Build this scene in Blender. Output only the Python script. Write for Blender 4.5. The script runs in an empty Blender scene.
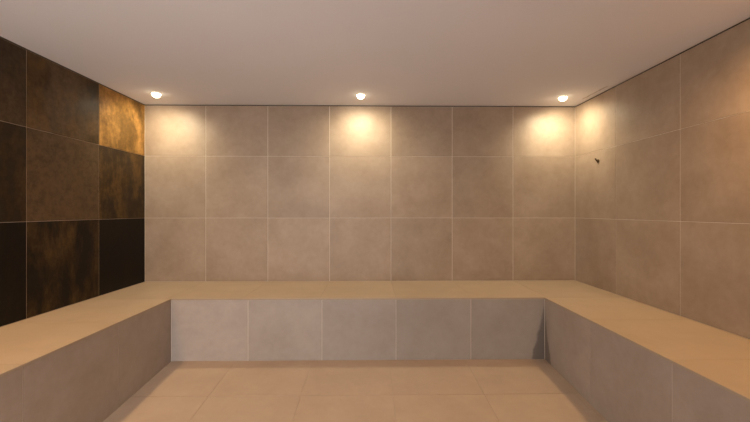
import bpy, bmesh, math, random
from mathutils import Vector
random.seed(7)
S = bpy.context.scene
C = S.collection
V = Vector

# ------------------------------------------------------------------ dimensions (metres; camera stands at x=0, y=0)
XL, XR = -2.18, 2.021          # side walls
YB, YF = 3.45, -0.75           # back wall, front (door) wall
ZC = 2.202                     # ceiling
ZB = 0.487                     # bench top
BY = 2.775                     # face of the back bench
BXL, BXR = -1.552, 1.385       # faces of the side benches
EYE = 1.171

def zfloor(y):                 # the floor falls gently towards the door
    if y >= BY: return 0.0
    return -0.072 * (BY - max(y, 1.2))

# ------------------------------------------------------------------ node helpers
class N:
    def __init__(s, name):
        s.m = bpy.data.materials.new(name); s.m.use_nodes = True
        s.t = s.m.node_tree; s.t.nodes.clear()
        s.out = s.t.nodes.new('ShaderNodeOutputMaterial')
        s.b = s.t.nodes.new('ShaderNodeBsdfPrincipled')
        s.t.links.new(s.b.outputs[0], s.out.inputs[0])
    def n(s, ty, **kw):
        x = s.t.nodes.new(ty)
        for k, v in kw.items(): setattr(x, k, v)
        return x
    def link(s, a, b): s.t.links.new(a, b)
    def put(s, sock, v):
        if hasattr(v, 'links'): s.link(v, sock)
        else: sock.default_value = v
    def math(s, op, a, b=0.0, c=0.0, clamp=False):
        x = s.n('ShaderNodeMath', operation=op, use_clamp=clamp)
        for i, v in enumerate((a, b, c)): s.put(x.inputs[i], v)
        return x.outputs[0]
    def vmath(s, op, a, b):
        x = s.n('ShaderNodeVectorMath', operation=op)
        s.put(x.inputs[0], a); s.put(x.inputs[1], b)
        return x.outputs[0]
    def attr(s, name):
        return s.n('ShaderNodeAttribute', attribute_name=name).outputs['Fac']
    def obj(s): return s.n('ShaderNodeTexCoord').outputs['Object']
    def sep(s, v):
        x = s.n('ShaderNodeSeparateXYZ'); s.link(v, x.inputs[0]); return x.outputs
    def comb(s, a, b, c):
        x = s.n('ShaderNodeCombineXYZ')
        for i, v in enumerate((a, b, c)): s.put(x.inputs[i], v)
        return x.outputs[0]
    def noise(s, vec, scale, detail=5.0, rough=0.55, dist=0.0):
        x = s.n('ShaderNodeTexNoise')
        s.link(vec, x.inputs['Vector'])
        x.inputs['Scale'].default_value = scale; x.inputs['Detail'].default_value = detail
        x.inputs['Roughness'].default_value = rough; x.inputs['Distortion'].default_value = dist
        return x.outputs[0]
    def mix(s, f, a, b, mode='MIX'):
        x = s.n('ShaderNodeMix', data_type='RGBA', blend_type=mode)
        s.put(x.inputs[0], f)
        for sock, v in ((x.inputs[6], a), (x.inputs[7], b)):
            if hasattr(v, 'links'): s.link(v, sock)
            else: sock.default_value = (*v, 1) if len(v) == 3 else v
        return x.outputs[2]
    def ramp(s, f, lo, hi):
        x = s.n('ShaderNodeMapRange', clamp=True, interpolation_type='SMOOTHSTEP')
        s.link(f, x.inputs[0]); s.put(x.inputs[1], lo); s.put(x.inputs[2], hi)
        return x.outputs[0]
    def bump(s, h, strength, dist):
        x = s.n('ShaderNodeBump'); s.link(h, x.inputs['Height'])
        x.inputs['Strength'].default_value = strength; x.inputs['Distance'].default_value = dist
        s.link(x.outputs[0], s.b.inputs['Normal'])

def plain(name, col, rough=0.5, metal=0.0, emit=None, strength=0.0):
    k = N(name); k.b.inputs['Base Color'].default_value = (*col, 1)
    k.b.inputs['Roughness'].default_value = rough; k.b.inputs['Metallic'].default_value = metal
    if emit:
        k.b.inputs['Emission Color'].default_value = (*emit, 1)
        k.b.inputs['Emission Strength'].default_value = strength
    return k.m

def stone_tile(name, dark, light, rough=0.5, stain=None):
    """porcelain stone tile: cloudy, every tile its own cut of the pattern and its own shade"""
    k = N(name); o = k.obj(); seed = k.attr('seed')
    off = k.comb(k.math('MULTIPLY', seed, 37.0), k.math('MULTIPLY', seed, -21.0), k.math('MULTIPLY', seed, 53.0))
    p = k.vmath('ADD', o, off)
    cloud = k.noise(p, 3.2, 7.0, 0.62, 0.15)
    fine = k.noise(p, 22.0, 5.0, 0.65)
    f = k.math('ADD', k.math('MULTIPLY', k.ramp(cloud, 0.18, 0.82), 0.78), k.math('MULTIPLY', k.ramp(fine, 0.3, 0.7), 0.22))
    col = k.mix(f, dark, light)
    tint = k.attr('tint')
    col = k.mix(1.0, col, k.comb(tint, tint, tint), 'MULTIPLY')
    r = k.math('ADD', k.math('MULTIPLY', fine, 0.16), rough - 0.08)
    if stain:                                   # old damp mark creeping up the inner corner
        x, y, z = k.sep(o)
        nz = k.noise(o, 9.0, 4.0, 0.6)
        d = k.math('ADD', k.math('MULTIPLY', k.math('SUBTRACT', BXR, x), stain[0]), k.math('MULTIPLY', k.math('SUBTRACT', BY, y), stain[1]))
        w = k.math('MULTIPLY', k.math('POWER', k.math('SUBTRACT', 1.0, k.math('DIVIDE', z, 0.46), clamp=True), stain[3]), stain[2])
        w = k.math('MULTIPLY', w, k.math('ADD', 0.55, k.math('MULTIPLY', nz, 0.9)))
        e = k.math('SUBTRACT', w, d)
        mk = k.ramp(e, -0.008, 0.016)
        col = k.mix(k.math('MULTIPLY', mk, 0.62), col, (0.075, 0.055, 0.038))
    k.link(col, k.b.inputs['Base Color']); k.link(r, k.b.inputs['Roughness'])
    k.b.inputs['Specular IOR Level'].default_value = 0.4
    k.bump(fine, 0.12, 0.002)
    return k.m

def oxide_tile(name):
    """dark glossy oxidised tile: black to brown ground, ochre rust drifting down in streaks"""
    k = N(name); o = k.obj(); seed = k.attr('seed')
    off = k.comb(k.math('MULTIPLY', seed, 17.0), k.math('MULTIPLY', seed, 29.0), k.math('MULTIPLY', seed, -43.0))
    p = k.vmath('ADD', o, off)
    st = k.vmath('MULTIPLY', p, (1.0, 1.0, 0.38))
    streak = k.noise(st, 7.0, 8.0, 0.68, 0.25)
    cloud = k.noise(p, 2.2, 5.0, 0.6, 0.4)
    fine = k.noise(p, 26.0, 5.0, 0.7)
    tn = k.attr('tint')
    base = k.mix(k.math('MINIMUM', tn, 1.0), (0.006, 0.0042, 0.003), (0.15, 0.094, 0.05))
    base = k.mix(k.math('MULTIPLY', k.ramp(k.math('ADD', k.math('MULTIPLY', cloud, 0.65), k.math('MULTIPLY', streak, 0.35)), 0.44, 0.60), k.attr('blot')), base, (0.012, 0.008, 0.004))
    over = k.math('MAXIMUM', tn, 1.0)
    base = k.mix(1.0, base, k.comb(over, k.math('POWER', over, 0.80), k.math('POWER', over, 0.15)), 'MULTIPLY')
    rust = k.math('MULTIPLY', k.ramp(streak, 0.42, 0.66), k.attr('rust'))
    col = k.mix(rust, base, (0.15, 0.08, 0.024))
    col = k.mix(0.55, col, k.mix(k.ramp(fine, 0.3, 0.7), (0.45, 0.42, 0.36), (1.3, 1.3, 1.3)), 'MULTIPLY')
    k.link(col, k.b.inputs['Base Color'])
    k.link(k.math('ADD', k.math('MULTIPLY', fine, 0.2), 0.30), k.b.inputs['Roughness'])
    k.b.inputs['Specular IOR Level'].default_value = 0.17
    k.bump(fine, 0.10, 0.002)
    return k.m

WALL = stone_tile('taupe_stone_tile', (0.275, 0.198, 0.138), (0.415, 0.318, 0.236), 0.5)
RISER = stone_tile('grey_stone_tile', (0.28, 0.22, 0.175), (0.38, 0.31, 0.26), 0.5)
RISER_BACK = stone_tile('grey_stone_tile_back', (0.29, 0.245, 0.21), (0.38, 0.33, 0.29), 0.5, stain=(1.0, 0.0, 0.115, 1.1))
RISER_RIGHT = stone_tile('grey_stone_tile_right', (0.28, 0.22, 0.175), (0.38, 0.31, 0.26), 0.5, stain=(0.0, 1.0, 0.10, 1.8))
SEAT = stone_tile('beige_stone_tile', (0.43, 0.33, 0.225), (0.52, 0.405, 0.285), 0.42)
FLOOR = stone_tile('beige_floor_tile', (0.40, 0.295, 0.212), (0.475, 0.362, 0.268), 0.5)
OXIDE = oxide_tile('dark_oxide_tile')
GROUT = plain('pale_grout', (0.72, 0.62, 0.50), 0.9)
GROUT_SOFT = plain('beige_grout', (0.44, 0.345, 0.255), 0.9)
GROUT_GREY = plain('grey_grout', (0.58, 0.50, 0.42), 0.9)

SLAB_EDGE = plain('slab_edge', (0.34, 0.265, 0.19), 0.7)
SHADE_LINE = plain('dark_shade_line', (0.05, 0.035, 0.022), 0.7)  # dark colour standing in for the shade line under the ceiling
def ceiling_paint():
    k = N('ceiling_paint'); o = k.obj(); x, y, z = k.sep(o)
    big = k.noise(o, 1.3, 4.0, 0.5); fine = k.noise(o, 60.0, 4.0, 0.6)
    col = k.mix(big, (0.69, 0.685, 0.72), (0.74, 0.735, 0.77))
    # hairline split in the paint beside the right-hand wall
    wob = k.math('MULTIPLY', k.math('SUBTRACT', k.noise(o, 14.0, 3.0), 0.5), 0.03)
    d = k.math('ABSOLUTE', k.math('SUBTRACT', k.math('ADD', x, wob), XR - 0.060))
    m = k.math('MULTIPLY', k.math('SUBTRACT', 1.0, k.ramp(d, 0.004, 0.013)),
               k.math('MULTIPLY', k.ramp(y, 2.86, 2.93), k.math('SUBTRACT', 1.0, k.ramp(y, 3.20, 3.25))))
    col = k.mix(k.math('MULTIPLY', m, 0.55), col, (0.22, 0.15, 0.09))
    k.link(col, k.b.inputs['Base Color']); k.b.inputs['Roughness'].default_value = 0.85
    k.bump(k.math('SUBTRACT', k.math('MULTIPLY', fine, 0.15), m), 0.25, 0.004)
    return k.m
CEIL = ceiling_paint()
TRIM = plain('lamp_trim_white', (0.75, 0.71, 0.66), 0.4)
LENS = plain('lamp_lens', (0.9, 0.85, 0.75), 0.3, 0, (1.0, 0.80, 0.52), 14.0)
BRASS = plain('dark_bronze', (0.10, 0.065, 0.03), 0.38, 0.8)

# ------------------------------------------------------------------ mesh helpers
def finish(name, bm, mats, parent=None, smooth=False):
    me = bpy.data.meshes.new(name); bm.to_mesh(me); bm.free()
    for m in mats: me.materials.append(m)
    if smooth:
        for p in me.polygons: p.use_smooth = True
    o = bpy.data.objects.new(name, me); C.objects.link(o)
    if parent:
        o.parent = parent; o.location = -parent.location
    return o

def box(bm, a, b, mat=0):
    (x0, y0, z0), (x1, y1, z1) = a, b
    v = [bm.verts.new(p) for p in ((x0,y0,z0),(x1,y0,z0),(x1,y1,z0),(x0,y1,z0),(x0,y0,z1),(x1,y0,z1),(x1,y1,z1),(x0,y1,z1))]
    for f in ((3,2,1,0),(4,5,6,7),(0,1,5,4),(1,2,6,5),(2,3,7,6),(3,0,4,7)):
        bm.faces.new([v[i] for i in f]).material_index = mat

def tiles(bm, P, us, vs, spec=None, gap=0.0038, proud=0.002, ch=0.0006, mat=0, spread=0.06, gapv=0.0022):
    """rows of tiles standing a hair proud of the grout bed; P(u, v, h) gives the point"""
    ts = bm.faces.layers.float.get('tint') or bm.faces.layers.float.new('tint')
    ss = bm.faces.layers.float.get('seed') or bm.faces.layers.float.new('seed')
    rs = bm.faces.layers.float.get('rust') or bm.faces.layers.float.new('rust')
    bs = bm.faces.layers.float.get('blot') or bm.faces.layers.float.new('blot')
    g = gap / 2; gv = gapv / 2
    for i in range(len(us) - 1):
        for j in range(len(vs) - 1):
            u0, u1 = us[i] + g, us[i+1] - g
            v0, v1 = vs[j] + gv, vs[j+1] - gv
            lo = [bm.verts.new(P(u, v, 0)) for u, v in ((u0,v0),(u1,v0),(u1,v1),(u0,v1))]
            c = ch
            hi = [bm.verts.new(P(u, v, proud)) for u, v in ((u0+c,v0+c),(u1-c,v0+c),(u1-c,v1-c),(u0+c,v1-c))]
            nrm = (P(u0, v0, 1) - P(u0, v0, 0))
            flip = (hi[1].co - hi[0].co).cross(hi[3].co - hi[0].co).dot(nrm) < 0
            fs = [hi] + [[lo[q], lo[(q+1) % 4], hi[(q+1) % 4], hi[q]] for q in range(4)]
            t, r, *bl = (spec(i, j) if spec else (1 + random.uniform(-spread, spread), 0.0))
            sd = random.random()
            for f in fs:
                fc = bm.faces.new(f[::-1] if flip else f)
                fc.material_index = mat; fc[ts] = t; fc[ss] = sd; fc[rs] = r; fc[bs] = bl[0] if bl else 0.4

def cuts(a, b, anchor, step):
    k = math.ceil((a - anchor) / step - 1e-6)
    out = [a]
    while anchor + k * step < b - 0.02:
        if anchor + k * step > a + 0.02: out.append(anchor + k * step)
        k += 1
    return out + [b]

def structure(o): o['kind'] = 'structure'; return o
def tag(o, label, cat, group=None):
    o['label'] = label; o['category'] = cat
    if group: o['group'] = group
    return o

T = 0.002                                     # how far tile faces stand proud
ZT = ZC - 0.009                               # tiles stop short of the ceiling, a dark strip paints in the shade there
ROWS = [-0.12, 0.487, 1.103, 1.704, ZT]
# ------------------------------------------------------------------ walls
bm = bmesh.new()
box(bm, (XL - 0.1, YB + T, -0.12), (XR + 0.1, YB + 0.12, ZC), 1)
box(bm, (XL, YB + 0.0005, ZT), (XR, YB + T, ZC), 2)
tint_b = {(0,1):1.02,(1,1):1.0,(2,1):1.05,(3,1):1.04,(4,1):0.94,(5,1):0.95,(6,1):0.98,
          (0,2):0.99,(1,2):1.0,(2,2):0.98,(3,2):1.02,(4,2):1.0,(5,2):0.90,(6,2):0.97,
          (0,3):1.0,(1,3):0.98,(2,3):0.94,(3,3):1.0,(4,3):0.88,(5,3):0.93,(6,3):1.0}
tiles(bm, lambda u, v, h: V((u, YB + T - h, v)), cuts(XL, XR, XL - 0.015, 0.6002), ROWS,
      lambda i, j: (tint_b.get((i, j), 1.0), 0.0))
structure(finish('wall_back', bm, [WALL, GROUT, SHADE_LINE]))

UL = cuts(YF, YB, 2.873, 0.6)
bm = bmesh.new()
box(bm, (XL - 0.12, YF - 0.1, -0.25), (XL - T, YB, ZC), 1)
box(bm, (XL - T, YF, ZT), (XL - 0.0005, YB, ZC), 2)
nl = len(UL) - 2                               # column index of the tile in the corner
dk = {(nl,1):(0.0,0.02),(nl,2):(0.22,0.55,0.8),(nl,3):(2.6,0.35,0.75),  # tile tones; lamp glow put into the top corner tile's tint
      (nl-1,1):(0.03,0.40),(nl-1,2):(0.60,0.08,0.15),(nl-1,3):(0.62,0.5,0.85),
      (nl-2,1):(0.0,0.03),(nl-2,2):(0.12,0.25),(nl-2,3):(0.4,0.0)}
tiles(bm, lambda u, v, h: V((XL - T + h, u, v)), UL, ROWS,
      lambda i, j: dk.get((i, j), (random.uniform(0.0, 0.7), random.uniform(0, 0.5))))
structure(finish('wall_left', bm, [OXIDE, GROUT_SOFT, SHADE_LINE]))

bm = bmesh.new()
box(bm, (XR + T, YF - 0.1, -0.25), (XR + 0.12, YB, ZC), 1)
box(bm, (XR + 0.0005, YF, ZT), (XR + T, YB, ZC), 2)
tiles(bm, lambda u, v, h: V((XR + T - h, u, v)), UL, ROWS, spread=0.05)
structure(finish('wall_right', bm, [WALL, GROUT, SHADE_LINE]))

# door wall behind the camera, with the open doorway that lets the daylight in
DX0, DX1, DZ = -1.50, -0.35, 2.08
bm = bmesh.new()
for a, b in (((XL, YF - 0.1, -0.25), (DX0, YF, ZC)), ((DX1, YF - 0.1, -0.25), (XR, YF, ZC)), ((DX0, YF - 0.1, DZ), (DX1, YF, ZC))):
    box(bm, a, b, 1)
def front(x0, x1, zs): tiles(bm, lambda u, v, h: V((u, YF + h, v)), cuts(x0, x1, XL, 0.6), zs)
front(XL, DX0, ROWS); front(DX1, XR, ROWS); front(DX0, DX1, [DZ, ZT])
structure(finish('wall_front', bm, [WALL, GROUT, SHADE_LINE]))

# ------------------------------------------------------------------ ceiling and floor
bm = bmesh.new(); box(bm, (XL - 0.12, YF - 0.1, ZC), (XR + 0.12, YB + 0.12, ZC + 0.1))
structure(finish('ceiling', bm, [CEIL]))

bm = bmesh.new()
ys = [YF - 0.1, 1.2, BY, YB]
prev = None
for y in ys:                                   # grout bed following the fall of the floor
    z = zfloor(y) - T
    ring = [bm.verts.new(p) for p in ((XL, y, z), (XR, y, z), (XR, y, -0.25), (XL, y, -0.25))]
    if prev:
        for q in range(4):
            bm.faces.new([prev[q], prev[(q+1) % 4], ring[(q+1) % 4], ring[q]]).material_index = 1
    else: bm.faces.new(ring).material_index = 1
    prev = ring
bm.faces.new(prev[::-1]).material_index = 1
bmesh.ops.recalc_face_normals(bm, faces=bm.faces[:])
tiles(bm, lambda u, v, h: V((u, v, zfloor(v) - T + h)), cuts(BXL + 0.002, BXR - 0.002, 0.15, 0.6),
      [YF - 0.1, 0.0, 0.6, 1.2, 1.71, 2.31, BY], gap=0.002, spread=0.025)
structure(finish('floor', bm, [FLOOR, GROUT_SOFT]))

# ------------------------------------------------------------------ bench running round three walls
G = 0.002
bench = bpy.data.objects.new('tiled_bench', None); C.objects.link(bench); bench.location = (0, 3.1, 0)
tag(bench, 'built-in U-shaped tiled bench with beige top and grey front running along three walls', 'bench')

bm = bmesh.new()                               # seat: slabs laid in three runs
e = 0.004                                      # nosing over the front panels
SL = 0.012
zt = ZB - T
box(bm, (XL + G, BY - e, ZB - SL), (XR - G, YB - G, zt), 1)
box(bm, (XL + G, YF + 0.02, ZB - SL), (BXL + e, BY - e, zt), 1)
box(bm, (BXR - e, YF + 0.02, ZB - SL), (XR - G, BY - e, zt), 1)
def seat(us, vs): tiles(bm, lambda u, v, h: V((u, v, zt + h)), us, vs, gap=0.002, spread=0.025)
seat(cuts(XL + G, XR - G, XL - 0.015, 0.6002), [BY - e, YB - G])
seat([XL + G, BXL + e], cuts(YF + 0.02, BY - e, 2.2, 0.6))
seat([BXR - e, XR - G], cuts(YF + 0.02, BY - e, 2.2, 0.6))
finish('seat', bm, [SEAT, SLAB_EDGE], bench)

bm = bmesh.new(); zb = ZB - SL                 # front panel facing the room, under the back run
box(bm, (BXL, BY + T, -0.02), (BXR, BY + 0.10, zb), 1)
tb = [1.10, 1.0, 0.93, 0.87, 0.83]  # darker towards the right, daylight falloff put into the tile tints
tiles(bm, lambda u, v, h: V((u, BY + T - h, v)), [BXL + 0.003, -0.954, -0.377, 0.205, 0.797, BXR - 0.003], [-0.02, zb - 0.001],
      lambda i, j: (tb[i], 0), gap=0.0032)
finish('front_panel', bm, [RISER_BACK, GROUT_GREY], bench)

YJ = cuts(YF + 0.02, BY, 2.2, 0.6)
def side_panel(x, sgn, mat):
    bm = bmesh.new()
    a, b = sorted((x - sgn * T, x - sgn * 0.10))
    box(bm, (a, YF + 0.02, -0.20), (b, BY + 0.1, zb), 1)
    tiles(bm, lambda u, v, h: V((x - sgn * T + sgn * h, u, v)), YJ, [-0.2, zb - 0.001], spread=0.05, gap=0.003)
    return finish('front_panel', bm, [mat, GROUT_GREY], bench)
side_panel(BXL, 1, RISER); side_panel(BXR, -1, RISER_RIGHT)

# ------------------------------------------------------------------ ceiling lamps
def lathe(bm, prof, n=32, mat=0):
    rings = []
    for r, z in prof:
        if r < 1e-6: rings.append([bm.verts.new((0, 0, z))])
        else: rings.append([bm.verts.new((r * math.cos(2*math.pi*i/n), r * math.sin(2*math.pi*i/n), z)) for i in range(n)])
    for a, b in zip(rings, rings[1:]):
        for i in range(n):
            j = (i + 1) % n
            if len(a) == 1 and len(b) == 1: continue
            f = [a[0], b[j], b[i]] if len(a) == 1 else [a[i], a[j], b[0]] if len(b) == 1 else [a[i], a[j], b[j], b[i]]
            bm.faces.new(f).material_index = mat
    bmesh.ops.recalc_face_normals(bm, faces=bm.faces[:])

bm = bmesh.new(); lathe(bm, [(0.044, 0), (0.044, -0.003), (0.042, -0.005), (0.037, -0.006), (0.036, -0.003), (0.036, 0), (0.044, 0)])
trim_me = finish('trim_ring', bm, [TRIM], None, True)
bm = bmesh.new(); lathe(bm, [(0.0, 0), (0.030, 0)] + [(0.034 * math.cos(a), -0.010 - 0.026 * math.sin(a)) for a in [(i - 2) * math.pi / 20 for i in range(12)]] + [(0, -0.036)])
lens_me = finish('lens', bm, [LENS], None, True)

LAMP_ROW = [(-1.875, 3.125), (-0.082, 3.135), (1.745, 3.17)]
lamps = [(x, y, l) for (x, y), l in zip(LAMP_ROW, (
    'small round lit ceiling downlight in the corner by the dark wall',
    'small round lit ceiling downlight over the middle of the back wall',
    'small round lit ceiling downlight in the corner near the wall hook'))]
lamps += [(-1.895, 1.25, 'small round ceiling downlight nearer the door along the dark wall'),
          (1.74, 1.42, 'small round ceiling downlight nearer the door along the taupe right wall')]
AIM = [(-0.20, 0.30), (0.0, 0.34), (0.24, 0.28)]
POWER = [30, 29, 29, 84, 57]
for i, (x, y, lab) in enumerate(lamps):
    r = bpy.data.objects.new('downlight', None); C.objects.link(r); r.location = (x, y, ZC)
    tag(r, lab, 'ceiling light', 'recessed downlights in the ceiling')
    for src in (trim_me, lens_me):
        c = src if i == 0 else src.copy()
        if i: C.objects.link(c)
        c.parent = r; c.location = (0, 0, 0)
    ld = bpy.data.lights.new('downlight_beam', 'SPOT')
    ld.energy = POWER[i]; ld.color = (1.0, 0.88, 0.62) if i < 3 else (1.0, 0.59, 0.23); ld.spot_size = math.radians(172); ld.spot_blend = 1.0
    ld.shadow_soft_size = 0.02
    lo = bpy.data.objects.new('downlight_beam', ld); C.objects.link(lo); lo.location = (x, y, ZC - 0.045)
    if i < 3:                                  # the lamps by the back wall are tipped towards it
        lo.rotation_euler = V((AIM[i][0], AIM[i][1], -1)).to_track_quat('-Z', 'Y').to_euler()

# ------------------------------------------------------------------ small hook on the right wall
hook = bpy.data.objects.new('wall_hook', None); C.objects.link(hook); hook.location = (XR, 3.098, 1.614)
tag(hook, 'tiny dark bronze hook fixed high on the right tiled wall near the corner', 'hook')
bm = bmesh.new(); lathe(bm, [(0, 0), (0.017, 0), (0.017, 0.004), (0.014, 0.007), (0, 0.007)], 24)
bmesh.ops.rotate(bm, verts=bm.verts[:], cent=(0, 0, 0), matrix=__import__('mathutils').Matrix.Rotation(-math.pi / 2, 3, 'Y'))
o = finish('back_plate', bm, [BRASS], None, True); o.parent = hook
bm = bmesh.new()
path = [V((-0.004, 0, 0.001)), V((-0.010, 0, 0.000)), V((-0.016, 0, 0.004)), V((-0.020, 0, 0.011)), V((-0.024, 0, 0.018)), V((-0.027, 0, 0.022))]
rad = [0.006, 0.0055, 0.0055, 0.006, 0.0065, 0.007]
rings = []
for q, p in enumerate(path):
    d = (path[min(q+1, len(path)-1)] - path[max(q-1, 0)]).normalized()
    a = V((0, 1, 0)); b = d.cross(a)
    rings.append([bm.verts.new(p + rad[q] * (a * math.cos(t) + b * math.sin(t))) for t in [2*math.pi*s/14 for s in range(14)]])
for a, b in zip(rings, rings[1:]):
    for s in range(14): bm.faces.new([a[s], a[(s+1) % 14], b[(s+1) % 14], b[s]])
bm.faces.new(rings[0]); bm.faces.new(rings[-1][::-1])
bmesh.ops.recalc_face_normals(bm, faces=bm.faces[:])
o = finish('hook_arm', bm, [BRASS], None, True); o.parent = hook

# ------------------------------------------------------------------ daylight beyond the doorway
w = bpy.data.worlds.new('World'); S.world = w; w.use_nodes = True
bg = w.node_tree.nodes['Background']; bg.inputs[0].default_value = (1.0, 0.96, 0.95, 1); bg.inputs[1].default_value = 9.0

# ------------------------------------------------------------------ camera and view
cd = bpy.data.cameras.new('Camera'); cam = bpy.data.objects.new('Camera', cd); C.objects.link(cam)
cd.sensor_width = 36; cd.lens = 353 / 750 * 36; cd.clip_start = 0.02
cam.location = (0, 0, EYE); cam.rotation_euler = (math.pi / 2, 0, -0.0142)
S.camera = cam
S.view_settings.view_transform = 'Standard'; S.view_settings.look = 'None'
S.view_settings.gamma = 1; S.view_settings.use_curve_mapping = False
S.view_settings.exposure = 0.0
S.cycles.max_bounces = 12; S.cycles.diffuse_bounces = 8
S.cycles.use_denoising = True
